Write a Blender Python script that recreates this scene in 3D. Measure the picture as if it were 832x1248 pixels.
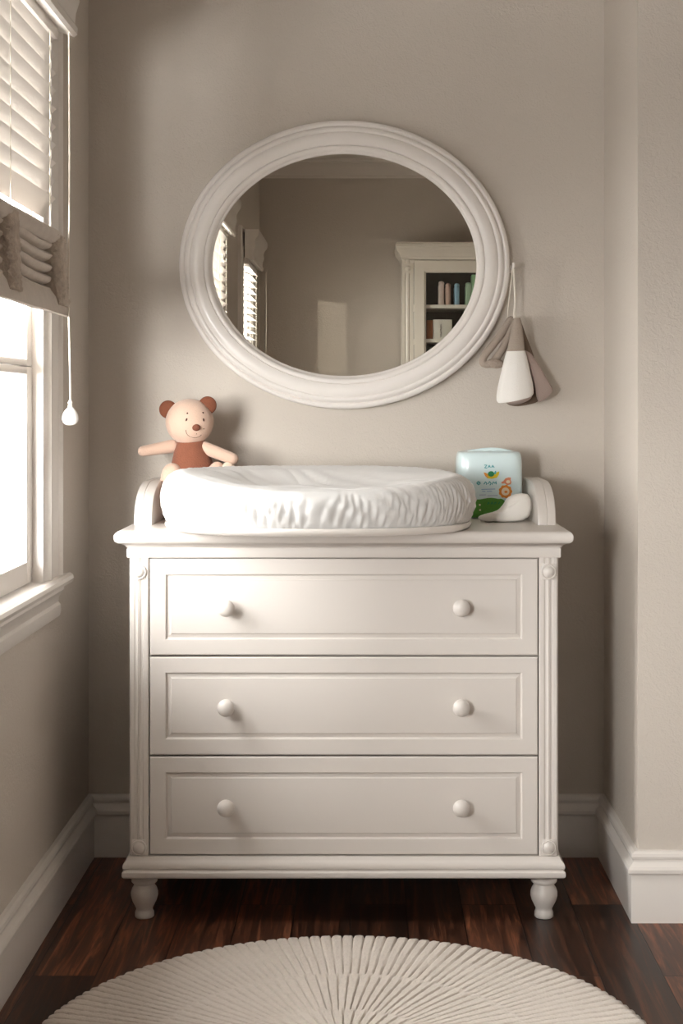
import bpy, bmesh, math, random
from mathutils import Vector, Matrix, noise
random.seed(7)
for o in list(bpy.data.objects): bpy.data.objects.remove(o)
S = bpy.context.scene
COL = S.collection
PI = math.pi
R = math.radians

# ------------------------------------------------------------------ camera, world, lights, exposure
FPX, VX, VY, CAMZ, CAMY = 1789.0, 451.0, 495.0, 1.157, -3.78
cam = bpy.data.cameras.new('camera'); camo = bpy.data.objects.new('camera', cam); COL.objects.link(camo)
camo.location = (0, CAMY, CAMZ); camo.rotation_euler = (PI/2, 0, 0)
cam.sensor_width = 36; cam.lens = FPX/1248*36
cam.shift_x = (416-VX)/1248; cam.shift_y = -(624-VY)/1248
cam.clip_start = 0.02
S.camera = camo

w = bpy.data.worlds.new('overcast_sky'); S.world = w; w.use_nodes = True
bg = w.node_tree.nodes['Background']; bg.inputs[0].default_value = (1.0, 0.98, 0.96, 1); bg.inputs[1].default_value = 1.7

def area(name, loc, target, sx, sy, power, col, spread=180):
    l = bpy.data.lights.new(name, 'AREA'); l.shape = 'RECTANGLE'; l.size = sx; l.size_y = sy
    l.energy = power; l.color = col; l.spread = R(spread)
    o = bpy.data.objects.new(name, l); COL.objects.link(o); o.location = loc
    d = Vector(target)-Vector(loc); o.rotation_euler = d.to_track_quat('-Z', 'Y').to_euler()
    return o
area('daylight_window_near', (-1.22, -0.72, 1.48), (0.3, -0.50, 1.1), 0.85, 1.10, 42, (1, 0.975, 0.945))
area('daylight_window_middle', (-1.65, -3.25, 1.45), (0.1, -2.3, 0.85), 1.35, 1.30, 170, (1, 0.975, 0.945))
area('dresser_front_fill', (-1.45, -4.30, 1.25), (-0.05, -0.5, 0.65), 0.8, 1.0, 145, (1, 0.975, 0.945))  # fill lamp added outside the middle window to even out the dresser front
area('daylight_window_far', (-1.15, -4.75, 1.70), (0.9, -4.7, 1.0), 1.1, 1.4, 45, (1, 0.97, 0.93))
sl = bpy.data.lights.new('sun', 'SUN'); sl.energy = 0.6; sl.angle = R(1.6); sl.color = (1, 0.93, 0.80)
so = bpy.data.objects.new('sun', sl); COL.objects.link(so)
so.rotation_euler = Vector((0.46, -1.0, -0.10)).to_track_quat('-Z', 'Y').to_euler()

vs = S.view_settings; vs.view_transform = 'Standard'; vs.look = 'None'; vs.gamma = 1; vs.use_curve_mapping = False
vs.exposure = 0.97

# ------------------------------------------------------------------ materials
def hexc(r, g, b):
    f = lambda c: (c/255/12.92) if c/255 <= 0.04045 else ((c/255+0.055)/1.055)**2.4
    return (f(r), f(g), f(b), 1)
class NT:
    def __init__(s, name):
        s.m = bpy.data.materials.new(name); s.m.use_nodes = True; s.t = s.m.node_tree
        s.b = s.t.nodes['Principled BSDF']; s.out = s.t.nodes['Material Output']
    def n(s, typ, **kw):
        x = s.t.nodes.new(typ)
        for k, v in kw.items():
            if isinstance(k, str) and hasattr(x, k): setattr(x, k, v)
            else: x.inputs[k].default_value = v
        return x
    def inp(s, x, **kw):
        for k, v in kw.items(): x.inputs[k.replace('_', ' ')].default_value = v
        return x
    def l(s, a, b): s.t.links.new(a, b)
def mat(name, col, rough=0.5, bump=0, bscale=200, coat=0, var=0, vscale=5, metal=0, sheen=0, detail=3, trans=0, sub=0):
    n = NT(name); b = n.b
    b.inputs['Base Color'].default_value = col; b.inputs['Roughness'].default_value = rough
    b.inputs['Metallic'].default_value = metal
    if coat: b.inputs['Coat Weight'].default_value = coat; b.inputs['Coat Roughness'].default_value = 0.12
    if sheen: b.inputs['Sheen Weight'].default_value = sheen
    tc = n.n('ShaderNodeTexCoord')
    if bump:
        nz = n.n('ShaderNodeTexNoise'); n.inp(nz, Scale=bscale, Detail=detail)
        n.l(tc.outputs['Object'], nz.inputs['Vector'])
        bp = n.n('ShaderNodeBump'); n.inp(bp, Strength=bump, Distance=0.002)
        n.l(nz.outputs['Fac'], bp.inputs['Height']); n.l(bp.outputs['Normal'], b.inputs['Normal'])
    if var:
        nz = n.n('ShaderNodeTexNoise'); n.inp(nz, Scale=vscale, Detail=4.0)
        n.l(tc.outputs['Object'], nz.inputs['Vector'])
        mx = n.n('ShaderNodeMix', data_type='RGBA')
        mx.inputs[6].default_value = tuple(c*(1-var) for c in col[:3])+(1,)
        mx.inputs[7].default_value = tuple(min(1, c*(1+var)) for c in col[:3])+(1,)
        n.l(nz.outputs['Fac'], mx.inputs[0]); n.l(mx.outputs[2], b.inputs['Base Color'])
    if trans:
        tr = n.n('ShaderNodeBsdfTranslucent'); tr.inputs[0].default_value = col
        ms = n.n('ShaderNodeMixShader'); ms.inputs[0].default_value = trans
        n.l(b.outputs[0], ms.inputs[1]); n.l(tr.outputs[0], ms.inputs[2]); n.l(ms.outputs[0], n.out.inputs[0])
    return n.m

def wall_mat(name='greige_wall_paint', col=hexc(204, 195, 185)):
    n = NT(name); b = n.b; b.inputs['Roughness'].default_value = 0.75
    tc = n.n('ShaderNodeTexCoord')
    a = n.n('ShaderNodeTexNoise'); n.inp(a, Scale=70.0, Detail=5.0, Roughness=0.6, Distortion=1.2)
    c = n.n('ShaderNodeTexNoise'); n.inp(c, Scale=260.0, Detail=2.0)
    d = n.n('ShaderNodeTexNoise'); n.inp(d, Scale=2.0, Detail=3.0)
    for x in (a, c, d): n.l(tc.outputs['Object'], x.inputs['Vector'])
    ad = n.n('ShaderNodeMath', operation='MULTIPLY_ADD'); ad.inputs[1].default_value = 0.35
    n.l(c.outputs['Fac'], ad.inputs[0]); n.l(a.outputs['Fac'], ad.inputs[2])
    bp = n.n('ShaderNodeBump'); n.inp(bp, Strength=0.6, Distance=0.003)
    n.l(ad.outputs[0], bp.inputs['Height']); n.l(bp.outputs[0], b.inputs['Normal'])
    mx = n.n('ShaderNodeMix', data_type='RGBA')
    mx.inputs[6].default_value = tuple(v*0.96 for v in col[:3])+(1,); mx.inputs[7].default_value = tuple(v*1.04 for v in col[:3])+(1,)
    n.l(d.outputs['Fac'], mx.inputs[0]); n.l(mx.outputs[2], b.inputs['Base Color'])
    return n.m

def floor_mat():
    n = NT('dark_walnut_floorboards'); b = n.b
    tc = n.n('ShaderNodeTexCoord')
    mp = n.n('ShaderNodeMapping'); mp.inputs['Rotation'].default_value = (0, 0, PI/2); mp.inputs['Location'].default_value = (0.35, 0.045, 0)
    n.l(tc.outputs['Object'], mp.inputs['Vector'])
    br = n.n('ShaderNodeTexBrick'); br.offset = 0.37; br.offset_frequency = 2
    n.inp(br, Scale=1.0, Mortar_Size=0.0016, Mortar_Smooth=0.3, Brick_Width=1.15, Row_Height=0.128, Bias=0.0)
    br.inputs['Color1'].default_value = (0, 0, 0, 1); br.inputs['Color2'].default_value = (1, 1, 1, 1); br.inputs['Mortar'].default_value = (0, 0, 0, 1)
    n.l(mp.outputs[0], br.inputs['Vector'])
    # grain, stretched along the boards and shifted per board
    sc = n.n('ShaderNodeVectorMath', operation='MULTIPLY'); sc.inputs[1].default_value = (1.6, 26, 1)
    n.l(mp.outputs[0], sc.inputs[0])
    sh = n.n('ShaderNodeVectorMath', operation='MULTIPLY_ADD'); sh.inputs[1].default_value = (13.0, 9.0, 7.0)
    n.l(br.outputs['Color'], sh.inputs[0]); n.l(sc.outputs[0], sh.inputs[2])
    g = n.n('ShaderNodeTexNoise'); n.inp(g, Scale=1.8, Detail=7.0, Roughness=0.62, Distortion=1.6); n.l(sh.outputs[0], g.inputs['Vector'])
    cr = n.n('ShaderNodeValToRGB'); e = cr.color_ramp.elements
    e[0].position = 0.30; e[0].color = (0.013, 0.0055, 0.0035, 1); e[1].position = 0.74; e[1].color = (0.30, 0.105, 0.050, 1)
    k = e.new(0.5); k.color = (0.07, 0.026, 0.0135, 1)
    n.l(g.outputs['Fac'], cr.inputs[0])
    mr = n.n('ShaderNodeMapRange'); n.inp(mr, To_Min=0.3, To_Max=1.8); n.l(br.outputs['Color'], mr.inputs[0])
    vm = n.n('ShaderNodeVectorMath', operation='SCALE'); n.l(cr.outputs[0], vm.inputs[0]); n.l(mr.outputs[0], vm.inputs['Scale'])
    mm = n.n('ShaderNodeMix', data_type='RGBA'); mm.inputs[7].default_value = (0.006, 0.003, 0.002, 1)
    n.l(br.outputs['Fac'], mm.inputs[0]); n.l(vm.outputs[0], mm.inputs[6]); n.l(mm.outputs[2], b.inputs['Base Color'])
    r2 = n.n('ShaderNodeMapRange'); n.inp(r2, To_Min=0.28, To_Max=0.46); n.l(g.outputs['Fac'], r2.inputs[0]); n.l(r2.outputs[0], b.inputs['Roughness'])
    b1 = n.n('ShaderNodeBump'); b1.invert = True; n.inp(b1, Strength=0.7, Distance=0.002); n.l(br.outputs['Fac'], b1.inputs['Height'])
    b2 = n.n('ShaderNodeBump'); n.inp(b2, Strength=0.15, Distance=0.001); n.l(g.outputs['Fac'], b2.inputs['Height']); n.l(b1.outputs[0], b2.inputs['Normal'])
    n.l(b2.outputs[0], b.inputs['Normal'])
    return n.m

def glass_mat():
    n = NT('window_glass')
    tr = n.n('ShaderNodeBsdfTransparent'); tr.inputs[0].default_value = (0.97, 0.98, 0.98, 1)
    gl = n.n('ShaderNodeBsdfGlossy'); gl.inputs['Roughness'].default_value = 0.02
    lw = n.n('ShaderNodeLayerWeight'); lw.inputs['Blend'].default_value = 0.5
    pw_ = n.n('ShaderNodeMath', operation='POWER'); pw_.inputs[1].default_value = 5.0; n.l(lw.outputs['Facing'], pw_.inputs[0])
    fr = n.n('ShaderNodeMath', operation='MULTIPLY_ADD'); fr.inputs[1].default_value = 0.6; fr.inputs[2].default_value = 0.03; n.l(pw_.outputs[0], fr.inputs[0])
    ms = n.n('ShaderNodeMixShader'); n.l(fr.outputs[0], ms.inputs[0]); n.l(tr.outputs[0], ms.inputs[1]); n.l(gl.outputs[0], ms.inputs[2])
    n.l(ms.outputs[0], n.out.inputs[0]); n.t.nodes.remove(n.b)
    return n.m

M = {}
M['wall'] = wall_mat()
M['ceiling'] = mat('ceiling_paint', hexc(225, 220, 212), 0.8, bump=0.1, bscale=150)
M['trim'] = mat('white_trim_paint', hexc(232, 226, 220), 0.35, coat=0.25, bump=0.02, bscale=60)
M['furn'] = mat('cream_white_lacquer', hexc(220, 213, 207), 0.36, coat=0.15, bump=0.02, bscale=40)
M['cab'] = mat('cabinet_ivory_paint', hexc(233, 226, 214), 0.4, coat=0.2)
M['frame'] = mat('mirror_frame_paint', hexc(236, 230, 225), 0.38, coat=0.2, bump=0.02, bscale=60)
M['mirror'] = mat('mirror_silver', (0.92, 0.90, 0.84, 1), 0.0, metal=1)
M['floor'] = floor_mat()
M['glass'] = glass_mat()
M['slat'] = mat('white_blind_slat', hexc(205, 199, 193), 0.5, trans=0.04)
M['shade'] = mat('taupe_gathered_cloth', hexc(212, 201, 190), 0.85, bump=0.5, bscale=260, var=0.12, vscale=40, sheen=0.2)
M['ruffle'] = mat('taupe_ruffle_trim', hexc(200, 187, 174), 0.9, bump=0.9, bscale=220, var=0.3, vscale=70)
M['cord'] = mat('cream_cord', hexc(232, 224, 212), 0.6)
M['tassel'] = mat('white_ceramic_pull', hexc(245, 242, 238), 0.25, coat=0.4)
M['pad'] = mat('white_cotton_cover', hexc(226, 224, 222), 0.85, bump=0.12, bscale=500, sheen=0.2)
M['tray'] = mat('white_plastic_tray', hexc(238, 232, 226), 0.3, coat=0.3)
M['plush'] = mat('peach_plush', hexc(216, 184, 164), 0.95, bump=0.6, bscale=420, sheen=0.3)
M['plush_pale'] = mat('pale_cream_plush', hexc(236, 216, 196), 0.95, bump=0.6, bscale=420, sheen=0.3)
M['brown'] = mat('brown_knit', hexc(134, 80, 58), 0.9, bump=0.9, bscale=330, var=0.12, vscale=60, sheen=0.15)
M['ear'] = mat('brown_plush', hexc(122, 70, 48), 0.9, bump=0.7, bscale=300, var=0.15, vscale=80)
M['thread'] = mat('dark_brown_thread', hexc(70, 36, 26), 0.7)
M['nose'] = mat('nose_brown', hexc(120, 68, 48), 0.8, bump=0.5, bscale=400)
M['pack'] = mat('pale_aqua_film', hexc(222, 240, 243), 0.28, coat=0.4, bump=0.15, bscale=25)
M['green'] = mat('leaf_green_print', hexc(92, 158, 62), 0.35, var=0.25, vscale=60)
M['orange'] = mat('orange_print', hexc(240, 154, 62), 0.4)
M['cream_print'] = mat('cream_print', hexc(250, 232, 206), 0.4)
M['yellow'] = mat('yellow_print', hexc(222, 196, 40), 0.4)
M['teal'] = mat('teal_print', hexc(78, 170, 178), 0.4)
M['dgreen'] = mat('dark_green_print', hexc(40, 138, 88), 0.4)
M['blue'] = mat('blue_print', hexc(96, 150, 205), 0.4)
M['lilac'] = mat('pale_lilac_print', hexc(176, 186, 214), 0.4)
M['peach_print'] = mat('peach_print', hexc(232, 150, 112), 0.4)
M['nappy'] = mat('white_folded_cotton', hexc(248, 244, 238), 0.85, bump=0.2, bscale=300)
M['felt'] = mat('grey_beige_felt', hexc(168, 154, 142), 0.95, bump=0.7, bscale=350, var=0.08, vscale=60)
M['feltw'] = mat('white_felt', hexc(240, 236, 231), 0.95, bump=0.4, bscale=300)
M['feltm'] = mat('mauve_grey_felt', hexc(176, 158, 150), 0.95, bump=0.6, bscale=350)
M['feltd'] = mat('dark_taupe_felt', hexc(112, 94, 80), 0.95, bump=0.6, bscale=350)
M['fleece'] = mat('flecked_fleece', hexc(165, 150, 138), 1, bump=1.0, bscale=260, var=0.4, vscale=160)
M['cab_in'] = mat('cabinet_dark_interior', hexc(66, 55, 44), 0.7)
M['rug'] = mat('cream_wool', hexc(204, 194, 184), 0.95, bump=1.0, bscale=210, var=0.10, vscale=120, sheen=0.25, detail=5)
M['metal'] = mat('satin_metal', hexc(190, 184, 176), 0.35, metal=1)

# ------------------------------------------------------------------ mesh helpers
def link(name, me, m, parent=None, sharp=35):
    for p in me.polygons: p.use_smooth = True
    me.set_sharp_from_angle(angle=R(sharp))
    me.materials.append(m)
    o = bpy.data.objects.new(name, me); COL.objects.link(o)
    if parent: o.parent = parent
    return o
def fin(name, bm, m, parent=None, sharp=35, weld=0.00001):
    if weld: bmesh.ops.remove_doubles(bm, verts=bm.verts, dist=weld)
    bmesh.ops.recalc_face_normals(bm, faces=bm.faces)
    me = bpy.data.meshes.new(name); bm.to_mesh(me); bm.free()
    return link(name, me, m, parent, sharp)
def tag(o, label, cat, group=None):
    o['label'] = label; o['category'] = cat
    if group: o['group'] = group
    return o
def struct(o, label=None):
    o['kind'] = 'structure'
    if label: o['label'] = label
    return o
def empty(name, loc=(0, 0, 0)):
    o = bpy.data.objects.new(name, None); COL.objects.link(o); o.location = loc; o.empty_display_size = 0.05
    return o
def box(bm, x0, x1, y0, y1, z0, z1, bev=0, seg=2):
    t = bmesh.new()
    bmesh.ops.create_cube(t, size=1)
    for v in t.verts:
        v.co = Vector((x0+(v.co.x+.5)*(x1-x0), y0+(v.co.y+.5)*(y1-y0), z0+(v.co.z+.5)*(z1-z0)))
    if bev: bmesh.ops.bevel(t, geom=list(t.edges), offset=bev, segments=seg, profile=0.5, affect='EDGES')
    join(bm, t)
def join(bm, t, mtx=None):
    mp = {}
    for v in t.verts: mp[v] = bm.verts.new(mtx @ v.co if mtx else v.co)
    for f in t.faces:
        try: bm.faces.new([mp[v] for v in f.verts])
        except ValueError: pass
    t.free()
def grid(bm, rows, closed_u=False, cap0=False, cap1=False):
    vs = [[bm.verts.new(p) for p in r] for r in rows]
    n = len(rows[0])
    for a, b in zip(vs, vs[1:]):
        for i in range(n if closed_u else n-1):
            j = (i+1) % n
            bm.faces.new((a[i], a[j], b[j], b[i]))
    if cap0: bm.faces.new(list(reversed(vs[0])))
    if cap1: bm.faces.new(vs[-1])
    return vs
def lathe(bm, prof, c=(0, 0, 0), axis='Z', n=32, sx=1, sy=1, rot=None):
    rows = []
    for r, h in prof:
        row = []
        for i in range(n):
            a = 2*PI*i/n; p = Vector((r*math.cos(a)*sx, r*math.sin(a)*sy, h))
            if axis == '-Y': p = Vector((p.x, -p.z, p.y))
            if rot: p = rot @ p
            row.append(Vector(c)+p)
        rows.append(row)
    grid(bm, rows, True, True, True)
def catmull(pts, n=6, closed=False):
    pts = [Vector(p) for p in pts]; out = []
    N = len(pts)
    for i in range(N if closed else N-1):
        if closed: a, b, c, d = pts[i-1], pts[i], pts[(i+1) % N], pts[(i+2) % N]
        else: a, b, c, d = pts[max(i-1, 0)], pts[i], pts[i+1], pts[min(i+2, N-1)]
        for k in range(n):
            t = k/n
            out.append(0.5*((2*b)+(c-a)*t+(2*a-5*b+4*c-d)*t*t+(3*b-a-3*c+d)*t**3))
    if not closed: out.append(pts[-1])
    return out
def tube(bm, pts, r, n=10, closed=False, sy=1, cap=True):
    pts = [Vector(p) for p in pts]; N = len(pts); rows = []
    for i, p in enumerate(pts):
        if closed: t = pts[(i+1) % N]-pts[i-1]
        else: t = pts[min(i+1, N-1)]-pts[max(i-1, 0)]
        t.normalize()
        u = Vector((0, 1, 0)); u = (u-t*u.dot(t)); 
        if u.length < 1e-3: u = Vector((1, 0, 0))-t*t.x
        u.normalize(); v = t.cross(u)
        rr = r(i/max(1, N-1)) if callable(r) else r
        rows.append([p+u*math.cos(2*PI*k/n)*rr*sy+v*math.sin(2*PI*k/n)*rr for k in range(n)])
    if closed:
        rows.append(rows[0]); grid(bm, rows, True)
    else: grid(bm, rows, True, cap, cap)
def capsule(bm, a, b, r0, r1, n=20, fl=1.0):
    a = Vector(a); b = Vector(b); d = b-a; L = d.length; d.normalize()
    pts = []; rad = []
    for k in range(0, 9):
        t = k/8*PI/2; pts.append(a-d*r0*math.cos(t)); rad.append(max(1e-5, r0*math.sin(t)))
    for k in range(1, 8):
        t = k/8; pts.append(a+d*L*t); rad.append(r0+(r1-r0)*t)
    for k in range(0, 9):
        t = PI/2-k/8*PI/2; pts.append(b+d*r1*math.cos(t)); rad.append(max(1e-5, r1*math.sin(t)))
    u = Vector((0, 1, 0)); u = (u-d*u.dot(d)).normalized(); v = d.cross(u)
    grid(bm, [[p+u*math.cos(2*PI*k/n)*q*fl+v*math.sin(2*PI*k/n)*q for k in range(n)] for p, q in zip(pts, rad)], True, True, True)
def ball(bm, c, r, n=24, m=16, f=None):
    rx, ry, rz = r if isinstance(r, tuple) else (r, r, r)
    rows = []
    for j in range(m+1):
        th = PI*j/m; s = max(1e-4, math.sin(th)); row = []
        for i in range(n):
            a = 2*PI*i/n; d = Vector((s*math.cos(a), s*math.sin(a), -math.cos(th)))
            k = f(d) if f else 1
            row.append(Vector(c)+Vector((d.x*rx, d.y*ry, d.z*rz))*k)
        rows.append(row)
    grid(bm, rows, True, True, True)
def rect_loft(bm, x0, x1, yf, yb, prof):
    """rings of a rectangle grown by the profile's offset on front and sides (back stays flat)"""
    rows = []
    for o, z in prof:
        rows.append([Vector((x0-o, yb, z)), Vector((x0-o, yf-o, z)), Vector((x1+o, yf-o, z)), Vector((x1+o, yb, z))])
    grid(bm, rows, True, True, True)
def panel(bm, x0, x1, z0, z1, y, rings, yb, sgn=1):
    rows = [[Vector((x0, yb, z0)), Vector((x1, yb, z0)), Vector((x1, yb, z1)), Vector((x0, yb, z1))]]
    for ins, dy in rings:
        rows.append([Vector((x0+ins, y+sgn*dy, z0+ins)), Vector((x1-ins, y+sgn*dy, z0+ins)), Vector((x1-ins, y+sgn*dy, z1-ins)), Vector((x0+ins, y+sgn*dy, z1-ins))])
    grid(bm, rows, True, True, True)
def pillow(bm, outline, y, th, rings=7, sub=5, puff=0.5, wob=0):
    """closed soft body: outline in x,z puffed to the given thickness around y"""
    o = catmull([(a, 0, b) for a, b in outline], sub, True)
    c = sum(o, Vector())/len(o)
    def ring(k, side):
        t = k/rings; s = 1-t
        h = th/2*(1-(1-t)**(1/puff))**puff if t > 0 else 0
        row = []
        for p in o:
            q = c+(p-c)*s
            wv = wob*noise.noise(q*40)*t if wob else 0
            row.append(Vector((q.x, y+side*(h+wv), q.z)))
        return row
    rows = [ring(k, -1) for k in range(rings, 0, -1)]+[ring(0, 1)]+[ring(k, 1) for k in range(1, rings+1)]
    rows[0] = [v+(Vector((c.x, v.y, c.z))-v)*0.98 for v in rows[0]]; rows[-1] = [v+(Vector((c.x, v.y, c.z))-v)*0.98 for v in rows[-1]]
    grid(bm, rows, True, True, True)
def W(px, py, d):   # measured position in the photograph -> x, z at a known distance
    return ((px-VX)*d/FPX, CAMZ+(VY-py)*d/FPX)

# ------------------------------------------------------------------ room shell
XL, XN, XR, YF, ZC, YN = -0.725, 0.602, 2.4, -5.87, 2.765, -0.478
T = 0.12; TL = 0.085
def sbox(name, *a, m='wall', label=None):
    bm = bmesh.new(); box(bm, *a); return struct(fin(name, bm, M[m], sharp=30), label)
sbox('floor', XL-T, XR+T, YF-T, T, -0.05, 0, m='floor', label='dark walnut plank floor')
sbox('ceiling', XL-T, XR+T, YF-T, T, ZC, ZC+0.05, m='ceiling', label='off-white ceiling')
sbox('wall_back', XL-T, XN+T, 0, T, 0, ZC, label='greige textured wall behind the dresser')
sbox('wall_niche_right', XN, XN+T, YN, 0, 0, ZC, label='short return wall to the right of the dresser')
sbox('wall_niche_front', XN+T, XR+T, YN, YN+T, 0, ZC, label='greige wall to the right of the niche facing the room')
sbox('wall_right', XR, XR+T, YF, YN, 0, ZC, label='right wall of the room')
sbox('wall_front', XL-T, XR+T, YF-T, YF, 0, ZC, label='opposite wall seen in the mirror')
WINS = [(-0.426, -1.58), (-2.30, -3.42), (-4.28, -5.22)]   # outer casing edges
CW = 0.150
ZS, ZH = 0.773, 2.0
bm = bmesh.new()
edges = [0.0]
for a, b in WINS: edges += [a-CW, b+CW]
edges.append(YF)
for i in range(0, len(edges), 2):
    box(bm, XL-TL, XL, edges[i+1], edges[i], 0, ZC)
for a, b in WINS:
    box(bm, XL-TL, XL, b+CW, a-CW, 0, ZS-0.0245); box(bm, XL-TL, XL, b+CW, a-CW, ZH, ZC)
struct(fin('wall_left', bm, M['wall'], sharp=30), 'left wall with the windows')

BASE = [(0, 0), (0.018, 0), (0.018, 0.104), (0.0165, 0.108), (0.024, 0.110), (0.0265, 0.114), (0.0265, 0.121), (0.0235, 0.127), (0.018, 0.131), (0.0135, 0.136), (0.0125, 0.140), (0.0165, 0.143), (0.0175, 0.148), (0.0155, 0.154), (0.009, 0.158), (0, 0.159)]
CROWN = [(0, -0.115), (0.012, -0.115), (0.016, -0.105), (0.014, -0.098), (0.022, -0.085), (0.045, -0.055), (0.075, -0.035), (0.085, -0.030), (0.085, -0.020), (0.098, -0.014), (0.10, 0), (0, 0)]
def run(name, prof, p0, p1, nrm, m0, m1, z=0, label=None, m='trim'):
    p0, p1, nrm = Vector(p0+(0,)), Vector(p1+(0,)), Vector(nrm+(0,)); d = (p1-p0).normalized()
    bm = bmesh.new()
    A = [p0+nrm*t+d*t*m0+Vector((0, 0, z+h)) for t, h in prof]
    B = [p1+nrm*t-d*t*m1+Vector((0, 0, z+h)) for t, h in prof]
    grid(bm, [A, B], True, True, True)
    return struct(fin(name, bm, M[m], sharp=25), label)
run('baseboard_back', BASE, (XL, 0), (XN, 0), (0, -1), 1, 1)
run('baseboard_left', BASE, (XL, YF), (XL, 0), (1, 0), 1, 1)
run('baseboard_niche_right', BASE, (XN, YN), (XN, 0), (-1, 0), -1, 1)
run('baseboard_niche_front', BASE, (XN, YN), (XR, YN), (0, -1), -1, 1)
run('baseboard_right', BASE, (XR, YF), (XR, YN), (-1, 0), 1, 1)
run('baseboard_front', BASE, (XL, YF), (XR, YF), (0, 1), 1, 1)
run('trim_1', CROWN, (XL, 0), (XN, 0), (0, -1), 1, 1, ZC, 'crown moulding over the dresser wall')
run('trim_2', CROWN, (XL, YF), (XL, 0), (1, 0), 1, 1, ZC)
run('trim_3', CROWN, (XN, YN), (XN, 0), (-1, 0), -1, 1, ZC)
run('trim_4', CROWN, (XN, YN), (XR, YN), (0, -1), -1, 1, ZC)
run('trim_5', CROWN, (XR, YF), (XR, YN), (-1, 0), 1, 1, ZC)
run('trim_6', CROWN, (XL, YF), (XR, YF), (0, 1), 1, 1, ZC, 'crown moulding on the opposite wall')

# ------------------------------------------------------------------ windows
def window(i, a, b, label):
    root = struct(empty('window_%d' % i, (XL, (a+b)/2, ZS)), label)
    inv = Matrix.Translation(-root.location)
    def part(nm, bm, m, parent=root, sharp=30):
        bmesh.ops.transform(bm, matrix=inv, verts=bm.verts); return fin(nm, bm, m, parent, sharp)
    oa, ob = a-CW, b+CW
    # casing: section across its width (0 = outer edge), height off the wall
    sec = [(0, 0), (0, 0.020), (0.004, 0.025), (0.012, 0.026), (0.018, 0.023), (0.022, 0.018), (0.060, 0.0165), (0.100, 0.018), (0.106, 0.022), (0.118, 0.023), (0.124, 0.018), (0.130, 0.015), (CW, 0.014), (CW, 0)]
    bm = bmesh.new()
    zt = ZH+CW
    rows = []
    def ring(s, h):
        return [Vector((XL+h, a-s, ZS)), Vector((XL+h, a-s, zt-s)), Vector((XL+h, b+s, zt-s)), Vector((XL+h, b+s, ZS))]
    cols = [ring(s, h) for s, h in sec]; cols.append(cols[0])
    grid(bm, cols)
    part('window_casing', bm, M['trim'])
    bm = bmesh.new()   # jamb lining
    box(bm, XL-TL-0.003, XL+0.013, oa-0.007, oa-0.0005, ZS, ZH-0.001); box(bm, XL-TL-0.003, XL+0.013, ob+0.0005, ob+0.007, ZS, ZH-0.001); box(bm, XL-TL-0.003, XL+0.013, ob+0.008, oa-0.008, ZH-0.007, ZH-0.001)
    part('window_jamb', bm, M['trim'])
    # sashes: lower sash nearer the room, upper sash behind it
    sa, sb = oa-0.008, ob+0.008
    zmid = 1.241
    for nm, xf, z0, z1, br_ in (('lower_sash', XL-0.010, ZS+0.002, 1.242, 0.048), ('upper_sash', XL-0.010, 1.243, ZH-0.008, 0.015)):
        bm = bmesh.new(); th = 0.032; st = 0.050
        y0, y1 = sb, sa
        tp = 0.017 if nm == 'lower_sash' else 0.045
        box(bm, xf-th, xf, y1-st, y1, z0, z1, 0.003); box(bm, xf-th, xf, y0, y0+st, z0, z1, 0.003)
        box(bm, xf-th, xf, y0+st-.003, y1-st+.003, z0, z0+br_, 0.003); box(bm, xf-th, xf, y0+st-.003, y1-st+.003, z1-tp, z1, 0.003)
        s = part(nm, bm, M['trim'])
        bm = bmesh.new(); box(bm, xf-th*0.5-0.003, xf-th*0.5+0.003, y0+st-0.006, y1-st+0.006, z0+br_-0.006, z1-tp+0.006)
        g = part('window_pane', bm, M['glass'], s)
    bm = bmesh.new()   # stool with rounded nose and horns
    fx = XL+0.040
    prof = [(XL-TL-0.02, ZS-0.024), (fx-0.010, ZS-0.024), (fx-0.003, ZS-0.021), (fx, ZS-0.013), (fx-0.002, ZS-0.005), (fx-0.009, ZS), (XL-TL-0.02, ZS)]
    ya, yb = a+0.042, b-0.042
    grid(bm, [[Vector((x, ya if x > XL-0.001 else oa, z)) for x, z in prof], [Vector((x, yb if x > XL-0.001 else ob, z)) for x, z in prof]], True, True, True)
    # the part over the wall face needs its own inner edge
    part('window_sill', bm, M['trim'])
    bm = bmesh.new(); box(bm, XL, fx-0.012, yb+0.003, ya-0.003, ZS-0.023, ZS-0.001, 0.002)
    part('sill_horn', bm, M['trim'])
    bm = bmesh.new()   # apron
    ap = [(0, ZS-0.024), (0.026, ZS-0.024), (0.026, ZS-0.034), (0.021, ZS-0.040), (0.014, ZS-0.052), (0.013, ZS-0.062), (0.018, ZS-0.068), (0.019, ZS-0.084), (0.016, ZS-0.094), (0, ZS-0.096)]
    grid(bm, [[Vector((XL+t, a, z)) for t, z in ap], [Vector((XL+t, b, z)) for t, z in ap]], True, True, True)
    part('window_apron', bm, M['trim'])
    return root
window(1, *WINS[0], 'white double hung window at the left beside the dresser')
window(2, *WINS[1], 'second window of the left wall, in the mirror nearest the frame edge')
window(3, *WINS[2], 'third window of the left wall, nearest the far corner in the mirror')

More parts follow.
